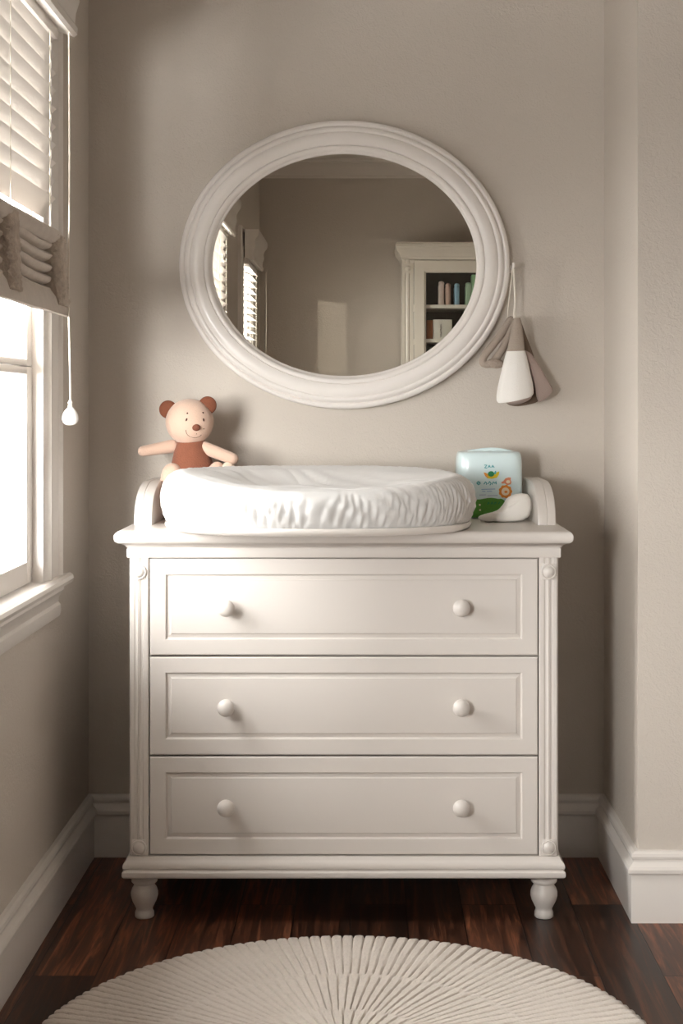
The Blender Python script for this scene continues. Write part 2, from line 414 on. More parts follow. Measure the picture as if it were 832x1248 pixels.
# ------------------------------------------------------------------ blinds
def blind(a, b, label, slat_tilt=58, group='blinds of the left wall windows', zb=1.352):
    ye, yn = a-CW-0.010, b+CW+0.010      # far and near end of the slats
    root = tag(empty('venetian_blind', (XL, (a+b)/2, ZH)), label, 'window blind', group)
    inv = Matrix.Translation(-root.location)
    def part(nm, bm, m, parent=root, sharp=35):
        bmesh.ops.transform(bm, matrix=inv, verts=bm.verts); return fin(nm, bm, m, parent, sharp)
    xc = XL+0.026
    # valance: scalloped crown section
    bm = bmesh.new()
    vp = [(0.028, 1.985), (0.066, 1.972), (0.074, 1.968), (0.081, 1.974), (0.082, 1.988), (0.076, 1.998), (0.078, 2.020), (0.086, 2.045), (0.083, 2.070), (0.090, 2.088), (0.102, 2.104), (0.108, 2.122), (0.106, 2.140), (0.028, 2.140)]
    vy0, vy1 = ye+0.035, yn-0.035
    grid(bm, [[Vector((XL+t, vy0, z)) for t, z in vp], [Vector((XL+t, vy1, z)) for t, z in vp]], True, True, True)
    part('valance', bm, M['trim'])
    bm = bmesh.new(); box(bm, xc-0.02, xc+0.02, yn, ye, 1.955, 1.992, 0.002); part('head_rail', bm, M['trim'])
    # slats
    bm = bmesh.new(); z = 1.940; sp = 0.039; tl = R(slat_tilt); hw = 0.025
    top_stack = zb+0.185
    while z > top_stack+0.015:
        r1, r2 = [], []
        for k in range(7):
            t = -1+2*k/6
            cx = t*hw*math.cos(tl); cz = t*hw*math.sin(tl); cr = 0.0035*(1-t*t)
            nx, nz = -math.sin(tl), math.cos(tl)
            r1.append((xc+cx+nx*cr, z+cz+nz*cr)); r2.append((xc+cx+nx*(cr-0.0024), z+cz+nz*(cr-0.0024)))
        loop = r1+r2[::-1]
        N = 2
        grid(bm, [[Vector((x, ye+(yn-ye)*q/N, zz)) for x, zz in loop] for q in range(N+1)], True, True, True)
        z -= sp
    part('slats', bm, M['slat'])
    # ladder cords
    L = ye-yn
    for q in (0.09, 0.5, 0.91):
        bm = bmesh.new()
        y = ye-L*q
        for x in (xc-0.017, xc+0.019): tube(bm, [(x, y, 1.96), (x, y, top_stack)], 0.0011, 6)
        part('ladder_cord', bm, M['cord'])
    # rounded top rail of the gathered hem
    bm = bmesh.new()
    zr = zb+0.168
    rp = [(0.008+0.030+0.024*math.cos(t)*1.05, zr+0.019*math.sin(t)) for t in [2*PI*k/16 for k in range(16)]]
    rows = []
    for q in range(25):
        y = ye+0.006-(L+0.012)*q/24
        s = 1-0.5*max(0, abs(q-12)/12-0.93)/0.07
        rows.append([Vector((XL+0.038+(x-0.038)*s, y, zr+(z-zr)*s+0.002*noise.noise(Vector((x*20, y*9, 0))))) for x, z in rp])
    grid(bm, rows, True, True, True)
    part('hem_rail', bm, M['shade'])
    # gathered folds (horizontal pleats, deeper than the border)
    bm = bmesh.new(); rows = []
    nz_ = 60
    for q in range(61):
        y = ye-0.004-(L-0.008)*q/60
        row = []
        for k in range(nz_+1):
            v = k/nz_; zz = zb+0.042+(0.112)*v
            ph = v*4.6+0.15*noise.noise(Vector((y*3, 0, 2)))
            f = abs(math.sin(PI*ph))**0.7
            fine = 0.22*math.sin(v*60+y*2)*0.5
            xx = XL+0.030+0.020*(f+fine*0.3)+0.003*noise.noise(Vector((y*14, zz*30, 3)))
            # pleats sag towards their middle
            u = (q/60*2.5) % 1.0
            row.append(Vector((xx, y, zz-0.006*math.sin(PI*u))))
        rows.append(row)
    for q, row in enumerate(rows):
        row.append(Vector((XL+0.014, row[-1].y, zb+0.154))); row.append(Vector((XL+0.014, row[-1].y, zb+0.042)))
    grid(bm, rows, True, True, True)
    part('pleated_folds', bm, M['shade'])
    # lower flat border, curved forward
    bm = bmesh.new(); rows = []
    bp = [(0.016, 0.050), (0.050, 0.050), (0.058, 0.038), (0.063, 0.022), (0.067, 0.006), (0.069, 0.001), (0.066, -0.002), (0.061, 0.002), (0.040, 0.012), (0.016, 0.014)]
    for q in range(41):
        y = ye+0.006-(L+0.012)*q/40
        rows.append([Vector((XL+t, y, zb+h+0.0015*noise.noise(Vector((y*8, h*90, 1))))) for t, h in bp])
    grid(bm, rows, True, True, True)
    part('hem_border', bm, M['shade'])
    # ruffled vertical tapes at the ends and between
    tp = [(0.000, 0.070), (0.155, 0.060)]
    cs = [0.035]
    k = 0.46
    while k < L-0.06: cs.append(k); k += 0.46
    cs.append(L-0.035)
    for cpos in cs:
        bm = bmesh.new(); rows = []
        hwid = 0.036 if cpos not in (cs[0],) else 0.042
        for q in range(29):
            s = q/28; y = ye-cpos+(s-0.5)*2*hwid
            row = []
            for k in range(41):
                v = k/40; zz = zb+0.020+0.150*v
                ed = 1-abs(2*s-1)**3
                bulge = 0.009*ed
                ruff = 0.0065*noise.noise(Vector((s*7+cpos*9, v*16, 5)))+0.004*noise.noise(Vector((s*15, v*34, 9)))
                ruff *= (0.35+1.2*abs(2*s-1))
                yy = y+0.010*noise.noise(Vector((cpos*5, v*13, 0)))*abs(2*s-1)**2*(1 if s > .5 else -1)
                row.append(Vector((XL+0.056+0.008*(1-v)+bulge+ruff, yy, zz)))
            rows.append(row)
        for row in rows:
            row.append(Vector((XL+0.030, row[40].y, zb+0.168))); row.append(Vector((XL+0.030, row[0].y, zb+0.024)))
        grid(bm, rows, True, True, True)
        part('ruffled_tape', bm, M['ruffle'], sharp=60)
    return root
blind(*WINS[0], 'white slatted window blind with gathered taupe hem, directly visible at the left edge', 56)
blind(*WINS[1], 'slatted blind seen in the mirror at its left edge, nearer window', 40, zb=1.30)
blind(*WINS[2], 'slatted blind seen in the mirror beside the far corner of the room', -6, zb=1.20)

def pull(x, y, ztop, zb, label, name='blind_pull_cord'):
    r = tag(empty(name, (x, y, zb)), label, 'pull cord')
    bm = bmesh.new()
    pts = catmull([(0, 0, ztop-zb), (0.001, 0, (ztop-zb)*0.6), (-0.001, 0, (ztop-zb)*0.35), (0.0025, 0, (ztop-zb)*0.12), (0.003, 0, 0.045)], 6)
    tube(bm, pts, 0.0019, 8); fin('cord', bm, M['cord'], r)
    bm = bmesh.new(); lathe(bm, [(0.0001, 0), (0.009, 0.0015), (0.015, 0.006), (0.0178, 0.014), (0.017, 0.022), (0.013, 0.031), (0.008, 0.037), (0.0045, 0.040)], (0.003, 0, 0), n=28)
    fin('pull_knob', bm, M['tassel'], r)
    bm = bmesh.new(); lathe(bm, [(0.004, 0.039), (0.0055, 0.042), (0.0042, 0.046), (0.0055, 0.050), (0.003, 0.054), (0.0015, 0.058)], (0.003, 0, 0), n=16)
    fin('collar', bm, M['cord'], r)
    return r
pull(-0.654, -0.592, 1.975, 1.115, 'thin cream blind cord with white teardrop pull hanging at the left window')
pull(-0.634, -5.19, 1.975, 1.10, 'thin blind cord of the far corner window, seen in the mirror')

# ------------------------------------------------------------------ dresser
DX = -0.059
HB = 0.479; YB = -0.012; YFr = -0.50
D = tag(empty('changing_dresser', (DX, 0, 0)), 'white three-drawer changing dresser on turned legs against the back wall', 'dresser')
F = M['furn']
bm = bmesh.new(); box(bm, -HB+0.005, HB-0.005, -0.480, -0.032, 0.140, 0.822, 0.001)
fin('carcass', bm, F, D)
bm = bmesh.new()
rect_loft(bm, -HB, HB, YFr, -0.030, [(0.0, 0.819), (0.004, 0.819), (0.005, 0.822), (0.005, 0.838), (0.003, 0.841), (0.006, 0.843), (0.010, 0.848), (0.018, 0.8515), (0.022, 0.852), (0.024, 0.8535), (0.028, 0.857), (0.030, 0.863), (0.030, 0.869), (0.027, 0.875), (0.022, 0.879), (0.015, 0.880)])
fin('dresser_top', bm, F, D)
bm = bmesh.new()
rect_loft(bm, -HB, HB, YFr, -0.030, [(0.002, 0.104), (0.009, 0.104), (0.0135, 0.107), (0.0150, 0.112), (0.0145, 0.118), (0.011, 0.122), (0.009, 0.124), (0.0125, 0.126), (0.0135, 0.131), (0.012, 0.137), (0.007, 0.142), (0.004, 0.148), (0.003, 0.152), (0.0, 0.152)])
fin('base_moulding', bm, F, D)
for s in (-1, 1):
    for y in (-0.452, -0.085):
        bm = bmesh.new()
        lathe(bm, [(0.0195, 0), (0.0215, 0.002), (0.0215, 0.011), (0.0190, 0.016), (0.0185, 0.020), (0.0225, 0.028), (0.0275, 0.038), (0.0305, 0.049), (0.0305, 0.057), (0.0275, 0.066), (0.0235, 0.072), (0.0225, 0.076), (0.0260, 0.078), (0.0290, 0.081), (0.0295, 0.085), (0.0275, 0.088), (0.0245, 0.090), (0.0265, 0.092), (0.0275, 0.097), (0.0260, 0.104)], (0, 0, 0), n=36)
        o = fin('leg', bm, F, D, 50); o.location = (s*0.4525, y, 0)
    # corner post with a reeded face
    bm = bmesh.new()
    pp = [(0, -0.028), (0, -0.4955), (0.0035, -0.500), (0.0110, -0.500), (0.0125, -0.4985), (0.0160, -0.4985), (0.0200, -0.5010), (0.0212, -0.4990), (0.0224, -0.5010), (0.0265, -0.4985), (0.0300, -0.4982), (0.0320, -0.500), (0.0405, -0.500), (0.0430, -0.498), (0.0430, -0.47), (0.02, -0.47), (0.02, -0.028)]
    grid(bm, [[Vector((s*(HB-x), y, z)) for x, y in pp] for z in (0.1525, 0.8185)], True, True, True)
    post = fin('corner_post', bm, F, D, 25)
    for z in (0.787, 0.171):
        bm = bmesh.new()
        lathe(bm, [(0.0168, -0.003), (0.0172, 0.002), (0.0168, 0.0048), (0.0150, 0.0058), (0.0138, 0.0045), (0.0128, 0.0050), (0.0105, 0.0085), (0.0060, 0.0108), (0.001, 0.0115)], (s*(HB-0.0215), -0.500, z), '-Y', 28)
        fin('rosette', bm, F, post, 40)
        bm = bmesh.new()   # flat block behind the rosette, where the reeding stops
        box(bm, s*(HB-0.0215)-0.0155, s*(HB-0.0215)+0.0155, -0.5008, -0.490, z-0.018, z+0.018, 0.001)
        fin('rosette_block', bm, F, post)
rows = [(0.6005, 0.8165), (0.3775, 0.5965), (0.1545, 0.3735)]
for z0, z1 in rows:
    bm = bmesh.new()
    panel(bm, -0.4335, 0.4335, z0, z1, -0.5, [(0, 0.003), (0.0008, 0.0008), (0.003, 0), (0.0345, 0), (0.0365, 0.0012), (0.0370, 0.0050), (0.0385, 0.0062), (0.0470, 0.0040), (0.0485, 0.0022), (0.0500, 0.0020)], -0.4805)
    dr = fin('drawer', bm, F, D, 18)
    zc = (z0+z1)/2
    for s in (-1, 1):
        bm = bmesh.new()
        lathe(bm, [(0.0125, 0), (0.0125, 0.002), (0.0085, 0.004), (0.0070, 0.009), (0.0085, 0.013), (0.0150, 0.016), (0.0188, 0.021), (0.0192, 0.026), (0.0165, 0.031), (0.0105, 0.0345), (0.004, 0.0358), (0.0005, 0.036)], (0, 0, 0), '-Y', 32)
        k = fin('knob', bm, F, dr, 50); k.location = (s*0.2615, -0.4982, zc)
# side gallery rails
for s in (-1, 1):
    prof = []
    for k in range(17):
        t = PI/2*k/16; prof.append((-0.360+0.17*(1-math.cos(t)), 0.880+0.096*math.sin(t)**0.8))
    prof += [(-0.032, 0.976), (-0.032, 0.880)]
    th = 0.043; c = Vector((0, -0.15, 0.90))
    secs = [(0.0, -0.004), (0.0015, -0.001), (0.005, 0.0), (0.0175, 0.0), (0.0195, -0.0014), (0.0215, 0.0), (0.038, 0), (0.0415, -0.001), (0.043, -0.004)]
    bm = bmesh.new(); rws = []
    n = len(prof)
    for u, off in secs:
        row = []
        for i, (y, z) in enumerate(prof):
            a = prof[max(i-1, 0)]; b = prof[min(i+1, n-1)]
            tx, tz = b[0]-a[0], b[1]-a[1]; ln = math.hypot(tx, tz) or 1
            ny, nz = -tz/ln, tx/ln
            if i >= n-2 or i == 0: ny, nz = (0, 0) if i == n-1 else ((-1, 0) if i == 0 else (0, 1))
            row.append(Vector((s*(0.492-u), y+ny*off, z+nz*off)))
        rws.append(row)
    grid(bm, rws, True, True, True)
    fin('side_rail', bm, F, D, 30)

# ------------------------------------------------------------------ changing pad and tray
PCX, PCY = -0.118, -0.418
TRZ = 0.880
def se(a, A, B, n=2.35):
    c, s = math.cos(a), math.sin(a)
    return (A*abs(c)**(2/n)*(1 if c >= 0 else -1), B*abs(s)**(2/n)*(1 if s >= 0 else -1))
tray = tag(empty('changing_tray', (PCX, PCY, TRZ)), 'shallow white oval tray under the changing pad on the dresser top', 'tray')
bm = bmesh.new()
NT_ = 120
prof = [(0.90, 0.0), (0.955, 0.0), (0.975, 0.003), (0.990, 0.007), (0.996, 0.012), (0.994, 0.0165), (0.986, 0.0175), (0.976, 0.015), (0.966, 0.006), (0.94, 0.005)]
grid(bm, [[Vector((*se(2*PI*i/NT_, 0.350*r, 0.262*r), h)) for i in range(NT_)] for r, h in prof], True, True, True)
fin('tray_shell', bm, M['tray'], tray, 40)
pad = tag(empty('changing_pad', (PCX, PCY, TRZ+0.015)), 'white contoured changing pad in a wrinkled cotton cover lying in the oval tray', 'changing pad')
bm = bmesh.new(); rws = []
NA = 720
def ridge(a):     # height of the rim: low towards the front
    c, s = math.cos(a), math.sin(a)
    f = max(0, -s)**2.0
    k = 0.117-0.036*f
    if c > 0: k -= 0.012*c*max(0, 1-abs(s))
    return k
def fold(a, v):   # gathers on the side wall
    p = a*1.0
    q = p+v*0.22+0.03*noise.noise(Vector((math.cos(p)*5, math.sin(p)*5, v*2)))
    n1 = noise.noise(Vector((math.cos(p)*9, math.sin(p)*9, v*0.9)))
    n2 = noise.noise(Vector((math.cos(q)*17, math.sin(q)*17, v*0.5+4)))
    n3 = noise.noise(Vector((math.cos(q*1.02)*34, math.sin(q*1.02)*34, v*0.5+9)))
    lo = 1.25-0.55*v
    return 0.003*n1+(0.0065*(min(1, abs(n2)*2.6)-0.7)+0.0022*(min(1, abs(n3)*2.4)-0.6))*lo
side = [(0.930, 0.0), (0.962, 0.001), (0.975, 0.05), (0.992, 0.16), (1.005, 0.32), (1.010, 0.48), (1.006, 0.62), (0.992, 0.76), (0.968, 0.88), (0.935, 0.96), (0.895, 1.0), (0.850, 0.995), (0.800, 0.95)]
for r, v in side:
    row = []
    for i in range(NA):
        a = 2*PI*i/NA; H = ridge(a)
        x, y = se(a, 0.354*r, 0.262*r)
        amp = math.sin(PI*min(1, v*0.93+0.05))**0.8 if r > 0.9 or v < 0.9 else 0.4
        k = fold(a+v*0.10, v)*amp
        d = Vector((x, y, 0)).normalized()
        row.append(Vector((x+d.x*k, y+d.y*k, v*H+(k*0.5 if v > 0.7 else 0))))
    rws.append(row)
for q in range(1, 15):
    r = 0.80*(1-q/15); row = []
    for i in range(NA):
        a = 2*PI*i/NA; H = ridge(a)
        x, y = se(a, 0.354*r, 0.262*r)
        t = min(1, q/8); t = t*t*(3-2*t)
        zz = 0.95*H*(1-t)+0.074*t
        zz += 0.006*noise.noise(Vector((x*9+y*6, y*14, 1)))*min(1, q/3)+0.010*min(0.45, abs(noise.noise(Vector((x*15+y*16, y*7-x*4, 6)))))*min(1, q/3)
        row.append(Vector((x, y, zz)))
    rws.append(row)
grid(bm, rws, True, True, True)
fin('pad_cover', bm, M['pad'], pad, 80)

# ------------------------------------------------------------------ teddy bear
BD = 3.64
def B(px, py, dy=0):
    x, z = W(px, py, BD); return Vector((x, CAMY+BD+dy, z))
broot = B(232, 600); broot.z = 0.880
bear = tag(empty('teddy_bear', tuple(broot)), 'peach plush teddy bear with brown ears and brown knit body sitting behind the changing pad', 'plush toy')
def bp_(nm, bm, m, parent=bear, sharp=60):
    bmesh.ops.translate(bm, verts=bm.verts, vec=-broot); return fin(nm, bm, M[m], parent, sharp)
hc = B(231, 514); HR = 0.0595
bm = bmesh.new()
ball(bm, hc, (HR, HR*0.94, HR*0.96), 40, 28, lambda d: 1+0.03*max(0, -d.z)*(1-abs(d.x)))
head = bp_('head', bm, 'plush')
for px, py, s in ((205, 499, -1), (253, 494, 1)):
    bm = bmesh.new(); c = B(px, py, -0.002)
    def dish(d): return 1-0.42*max(0, -d.y-0.35)*(1 if d.y < 0 else 0)
    ball(bm, c, (0.0225, 0.014, 0.0225), 28, 18, dish)
    bp_('ear', bm, 'ear', head)
def face(px, py, out=0.0):   # a point of the head's surface
    x, z = W(px, py, BD-0.05); dx, dz = (x-hc.x)/HR, (z-hc.z)/(HR*0.96)
    y = -HR*0.94*math.sqrt(max(0, 1-dx*dx-dz*dz)); return Vector((x, hc.y+y-out, z))
for px, py, r in ((227.5, 511.5, 0), (247.6, 511.8, 0)):
    bm = bmesh.new(); ball(bm, (0, 0, 0), (0.0022, 0.0018, 0.0040), 14, 10)
    tilt = Matrix.Rotation(R(22 if px < 235 else -8), 4, 'Y'); bmesh.ops.transform(bm, matrix=Matrix.Translation(face(px, py))@tilt, verts=bm.verts)
    bp_('eye', bm, 'thread', head)
for px, py in ((228.3, 503.6), (246.6, 503)):
    bm = bmesh.new(); ball(bm, face(px, py), (0.0022, 0.0018, 0.0020), 12, 8); bp_('eyebrow', bm, 'thread', head)
for px, py in ((247.5, 522.7), (239, 528.8)):
    bm = bmesh.new(); ball(bm, face(px, py), (0.0013, 0.0010, 0.0013), 10, 6); bp_('freckle', bm, 'thread', head)
bm = bmesh.new(); ball(bm, face(239, 521), (0.0105, 0.0065, 0.0085), 24, 14); bp_('nose', bm, 'nose', head)
bm = bmesh.new()
tube(bm, [face(*p, 0.0004) for p in catmull([(226.5, 524, 0), (227.5, 528.5, 0), (231, 532, 0), (237, 533.6, 0), (242, 532, 0), (244.5, 530, 0)], 5) for p in [(p[0], p[1])]], 0.0008, 6)
bp_('smile', bm, 'thread', head)
bm = bmesh.new()   # body
bc = B(236, 590); rows = []
for t, rr in ((0, 0.030), (0.02, 0.048), (0.07, 0.060), (0.16, 0.068), (0.3, 0.070), (0.48, 0.065), (0.65, 0.057), (0.8, 0.049), (0.92, 0.040), (1.0, 0.026)):
    z = 0.882+t*0.200
    rows.append([Vector((bc.x-0.006*t+rr*0.92*math.cos(2*PI*k/28), bc.y+0.002+rr*0.78*math.sin(2*PI*k/28), z)) for k in range(28)])
grid(bm, rows, True, True, True); bp_('body', bm, 'brown')
bm = bmesh.new(); capsule(bm, B(209, 544, 0.005), B(176, 549.5, -0.022), 0.0170, 0.0130); bp_('arm', bm, 'plush')
bm = bmesh.new(); capsule(bm, B(250, 546, -0.006), B(285, 558.5, -0.030), 0.0165, 0.0140); bp_('arm', bm, 'plush')
bm = bmesh.new(); capsule(bm, B(212, 576, -0.035), B(202, 614, -0.050), 0.0250, 0.0220, fl=0.9); bp_('leg', bm, 'plush')
bm = bmesh.new(); capsule(bm, B(252, 590, -0.010), B(266, 572, -0.025), 0.0260, 0.0200, fl=0.9); bp_('leg', bm, 'plush')
bm = bmesh.new(); ball(bm, B(279.5, 570.0, -0.032), (0.0165, 0.015, 0.0160)); bp_('paw', bm, 'plush_pale')

# ------------------------------------------------------------------ nappy pack
PX, PYC, PZ = 0.295, -0.115, 0.880
PWd, PDp, PHt = 0.081, 0.062, 0.164
pack = tag(empty('nappy_pack', (PX, PYC, PZ)), 'pale aqua and green plastic pack of nappies standing on the right of the dresser top', 'nappy pack')
def pk(z):
    v = max(0, min(1, z/PHt))
    s = (1-abs(2*v-1)**5.5)**0.30 if 0 < v < 1 else 0.0
    return 0.86+0.14*s
def pw(z): return PWd*pk(z)
def pd(z): return PDp*(0.70+0.30*((pk(z)-0.86)/0.14))
def pfront(x, z, off=0.0):
    a = min(0.999, abs(x)/pw(z)); return -pd(z)*(1-a**5)**(1/5)-off
bm = bmesh.new(); rows = []
NP = 88
for k in range(33):
    z = PHt*(1-math.cos(PI*k/32))/2
    row = []
    for i in range(NP):
        x, y = se(2*PI*i/NP, pw(z), pd(z), 5.0)
        row.append(Vector((x, y, z)))
    rows.append(row)
for q in range(1, 8):   # folded top
    s = 1-q/8
    row = []
    for i in range(NP):
        x, y = se(2*PI*i/NP, pw(PHt)*s, pd(PHt)*s, 3)
        row.append(Vector((x, y, PHt+0.006*math.sin(min(1, q/4)*PI/2)-0.003*abs(noise.noise(Vector((x*50, y*60, 0)))))))
    rows.append(row)
grid(bm, rows, True, True, True); fin('pack_bag', bm, M['pack'], pack, 60)
bm = bmesh.new()   # sealed fin folded along the top
pillow(bm, [(-0.055, PHt+0.001), (-0.02, PHt+0.009), (0.02, PHt+0.010), (0.055, PHt+0.002), (0.03, PHt-0.004), (-0.03, PHt-0.004)], -0.030, 0.006)
fin('seal_fold', bm, M['pack'], pack, 60)
def patch(nm, poly, m, off=0.0006, parent=pack, n=10):
    """flat print following the front of the bag: rings of the outline shrunk to its centre"""
    cx = sum(p[0] for p in poly)/len(poly); cz = sum(p[1] for p in poly)/len(poly)
    bm = bmesh.new(); rows = []
    for k in range(n):
        s = 1-k/n
        rows.append([Vector((cx+(x-cx)*s, pfront(cx+(x-cx)*s, cz+(z-cz)*s, off), cz+(z-cz)*s)) for x, z in poly])
    grid(bm, rows, True, False, True)
    o = fin(nm, bm, M[m], parent, 80); return o
def circ(cx, cz, r, n=28, rz=None, lump=0, nl=9):
    return [(cx+r*(1+lump*math.cos(nl*2*PI*i/n))*math.cos(2*PI*i/n), cz+(rz or r)*(1+lump*math.cos(nl*2*PI*i/n))*math.sin(2*PI*i/n)) for i in range(n)]
def strokes(nm, lines, m, wd=0.0009, off=0.0007):
    bm = bmesh.new()
    for ln in lines:
        pts = [Vector((p[0], 0, p[1])) for p in ln]
        P = []
        for a, b in zip(pts, pts[1:]):
            k = max(2, int((b-a).length/0.002)); P += [a+(b-a)*j/k for j in range(k)]
        P.append(pts[-1])
        up, dn = [], []
        for i, p in enumerate(P):
            t = (P[min(i+1, len(P)-1)]-P[max(i-1, 0)]).normalized(); nn = Vector((-t.z, 0, t.x))*wd
            for lst, sg in ((up, 1), (dn, -1)):
                q = p+nn*sg; lst.append(Vector((q.x, pfront(q.x, q.z, off), q.z)))
        grid(bm, [up, dn])
    return fin(nm, bm, M[m], pack, 80)
U = 0.162/420
def c7(px, py): return ((px-290)*U, (527-py)*U)
bm = bmesh.new(); rows = []   # green band round the foot of the bag
for k in range(41):
    x = -0.0795+0.122*k/40+0.0
    top = 0.0500+0.002*math.sin(k*0.3)
    e = max(0, (x-0.024)/0.0185); top = 0.0500*(1-0.62*(1-math.sqrt(max(0, 1-e*e)))) if e > 0 else top
    rows.append([Vector((x, pfront(x, max(0.003, top*j/14), 0.0005), max(0.003, top*j/14))) for j in range(15)])
grid(bm, rows); fin('green_print', bm, M['green'], pack, 80)
patch('lion_mane_print', circ(*c7(385, 352), 0.0160, 54, lump=0.06), 'orange')
patch('lion_face_print', circ(*c7(385, 352), 0.0098, 28), 'cream_print', 0.0010)
patch('lion_nose_print', circ(*c7(388, 354), 0.0040, 16, rz=0.0030), 'orange', 0.0014)
patch('monkey_print', [c7(*p) for p in ((358, 292), (372, 286), (385, 268), (405, 262), (420, 264), (418, 280), (424, 292), (418, 306), (398, 312), (380, 300), (362, 302))], 'peach_print')
patch('monkey_face_print', circ(*c7(402, 290), 0.0052, 18, rz=0.0042), 'cream_print', 0.0010)
patch('bowl_print', [c7(*p) for p in ((246, 230), (262, 240), (274, 252), (300, 258), (322, 250), (334, 228), (346, 224), (344, 244), (330, 264), (300, 271), (270, 268), (256, 252))], 'yellow', n=6)
patch('bowl_tip_print', [c7(*p) for p in ((246, 230), (262, 234), (272, 250), (272, 266), (256, 254))], 'orange', 0.0010)
patch('leaf_print', circ(*c7(294, 240), 0.0078, 24, rz=0.0068), 'dgreen', 0.0012)
patch('leaf_tip_print', [c7(*p) for p in ((310, 238), (320, 220), (328, 226), (322, 244))], 'teal', 0.0012, n=4)
strokes('title_print', [[c7(250, 184), c7(268, 184), c7(252, 202), c7(270, 202)], [c7(274, 200), c7(282, 184), c7(290, 200)], [c7(277, 195), c7(288, 195)], [c7(296, 200), c7(304, 184), c7(314, 200)], [c7(299, 195), c7(311, 195)]], 'teal')
strokes('heart_print', [[c7(202, 298), c7(214, 286), c7(226, 300), c7(214, 310), c7(202, 298)], [c7(206, 302), c7(226, 292)]], 'teal', 0.0011)
strokes('script_print', [[c7(248, 306), c7(258, 290), c7(268, 302), c7(262, 308)], [c7(276, 304), c7(284, 288), c7(294, 300), c7(286, 312)], [c7(300, 308), c7(308, 290), c7(318, 300), c7(326, 288), c7(326, 306)]], 'teal', 0.0011)
strokes('small_print', [[c7(232, 338), c7(320, 336)], [c7(236, 350), c7(258, 352)], [c7(266, 351), c7(300, 350)]], 'blue', 0.0006)
strokes('fine_print', [[c7(218, 374), c7(262, 373)], [c7(270, 380), c7(336, 376)]], 'lilac', 0.0008)
patch('dot_print', circ(*c7(431, 398), 0.0032, 14), 'blue')
for q, (px, py) in enumerate(((222, 437), (224, 470))): patch('flower_print', circ(*c7(px, py), 0.0024, 12), 'cream_print', 0.0011)
strokes('band_print', [[c7(272, 436), c7(276, 420), c7(284, 428)], [c7(292, 434), c7(300, 418), c7(308, 434)], [c7(318, 434), c7(318, 420), c7(328, 424)], [c7(338, 432), c7(350, 418)]], 'dgreen', 0.0009, 0.0011)

# folded white nappy lying against the pack
nd = 3.50
ol = [((px/5.2+540), (py/5.2+530)) for px, py in ((262, 522), (272, 502), (330, 487), (385, 465), (418, 430), (440, 395), (480, 370), (530, 361), (575, 368), (598, 405), (598, 455), (582, 505), (540, 533), (470, 541), (400, 543), (300, 541))]
pts = [W(a, b, nd) for a, b in ol]
zmin = min(p[1] for p in pts); cxn = sum(p[0] for p in pts)/len(pts)
pts = [(x-cxn, z-zmin) for x, z in pts]
nap = tag(empty('folded_nappy', (cxn-0.015, CAMY+nd, 0.8805)), 'small folded white cloth nappy leaning in front of the aqua pack', 'cloth nappy')
bm = bmesh.new(); pillow(bm, pts, 0, 0.050, rings=9, puff=0.5, wob=0.003); fin('outer_fold', bm, M['nappy'], nap, 70)
bm = bmesh.new()
tube(bm, catmull([(pts[3][0]+.006, -0.019, pts[3][1]-.006), (pts[5][0]+0.012, -0.0225, pts[5][1]-0.012), (pts[7][0]-.004, -0.019, pts[7][1]-0.016)], 6), lambda t: 0.0035*math.sin(PI*min(.98, max(.02, t)))+.0003, 8)
fin('crease_fold', bm, M['nappy'], nap, 70)

# ------------------------------------------------------------------ mirror
mx, mz = W(419.5, 321.8, 3.74)
mir = tag(empty('oval_mirror', (mx, 0, mz)), 'large oval wall mirror in a moulded white frame above the dresser', 'mirror')
AO, BO = 202.5*3.74/FPX, 176.8*3.74/FPX
sec = [(0.000, -0.001), (0.000, -0.022), (0.0015, -0.028), (0.005, -0.031), (0.010, -0.032), (0.0135, -0.030), (0.0150, -0.0275), (0.0165, -0.030), (0.020, -0.035), (0.0245, -0.037), (0.0285, -0.036), (0.0305, -0.0335), (0.0320, -0.0345), (0.036, -0.0375), (0.046, -0.0395), (0.056, -0.0385), (0.063, -0.0355), (0.0645, -0.032), (0.0660, -0.034), (0.0700, -0.0355), (0.0745, -0.034), (0.0780, -0.029), (0.0800, -0.022), (0.0830, -0.0205), (0.0850, -0.017), (0.0855, -0.012), (0.0855, -0.001)]
NM = 160
bm = bmesh.new(); cols = []
for o, y in sec:
    cols.append([Vector(((AO-o)*math.cos(2*PI*i/NM), y, (BO-o)*math.sin(2*PI*i/NM))) for i in range(NM)])
cols.append(cols[0])
grid(bm, cols, True); fin('mirror_frame', bm, M['frame'], mir, 40)
bm = bmesh.new()
Ai, Bi = AO-0.084, BO-0.084
grid(bm, [[Vector((Ai*math.cos(2*PI*i/NM), y, Bi*math.sin(2*PI*i/NM))) for i in range(NM)] for y in (-0.008, -0.014)], True, True, True)
fin('mirror_glass', bm, M['mirror'], mir, 30)

# ------------------------------------------------------------------ hanging felt toys on a hook at the mirror's edge
HD = 3.715
def H(px, py, dy=0):
    x, z = W(px, py, HD); return Vector((x, CAMY+HD+dy, z))
hk = H(625, 327); hk.y = 0
hook = tag(empty('wall_hook', tuple(hk)), 'small pale hook on the wall at the right edge of the oval mirror', 'hook')
bm = bmesh.new(); tube(bm, catmull([(0, 0, 0.004), (0, -0.030, 0.004), (0, -0.068, 0.002), (0, -0.078, 0.006), (0, -0.080, 0.013)], 5), 0.0032, 10); fin('hook_arm', bm, M['frame'], hook)
bm = bmesh.new(); lathe(bm, [(0.010, 0), (0.011, 0.002), (0.009, 0.004), (0.004, 0.006)], (0, 0, 0.004), '-Y', 24); fin('hook_plate', bm, M['frame'], hook)
tr = H(627, 330)
toy = tag(empty('hanging_felt_toy', tuple(tr)), 'bunch of grey and white felt pendants hanging on a cord at the mirror right edge', 'hanging toy')
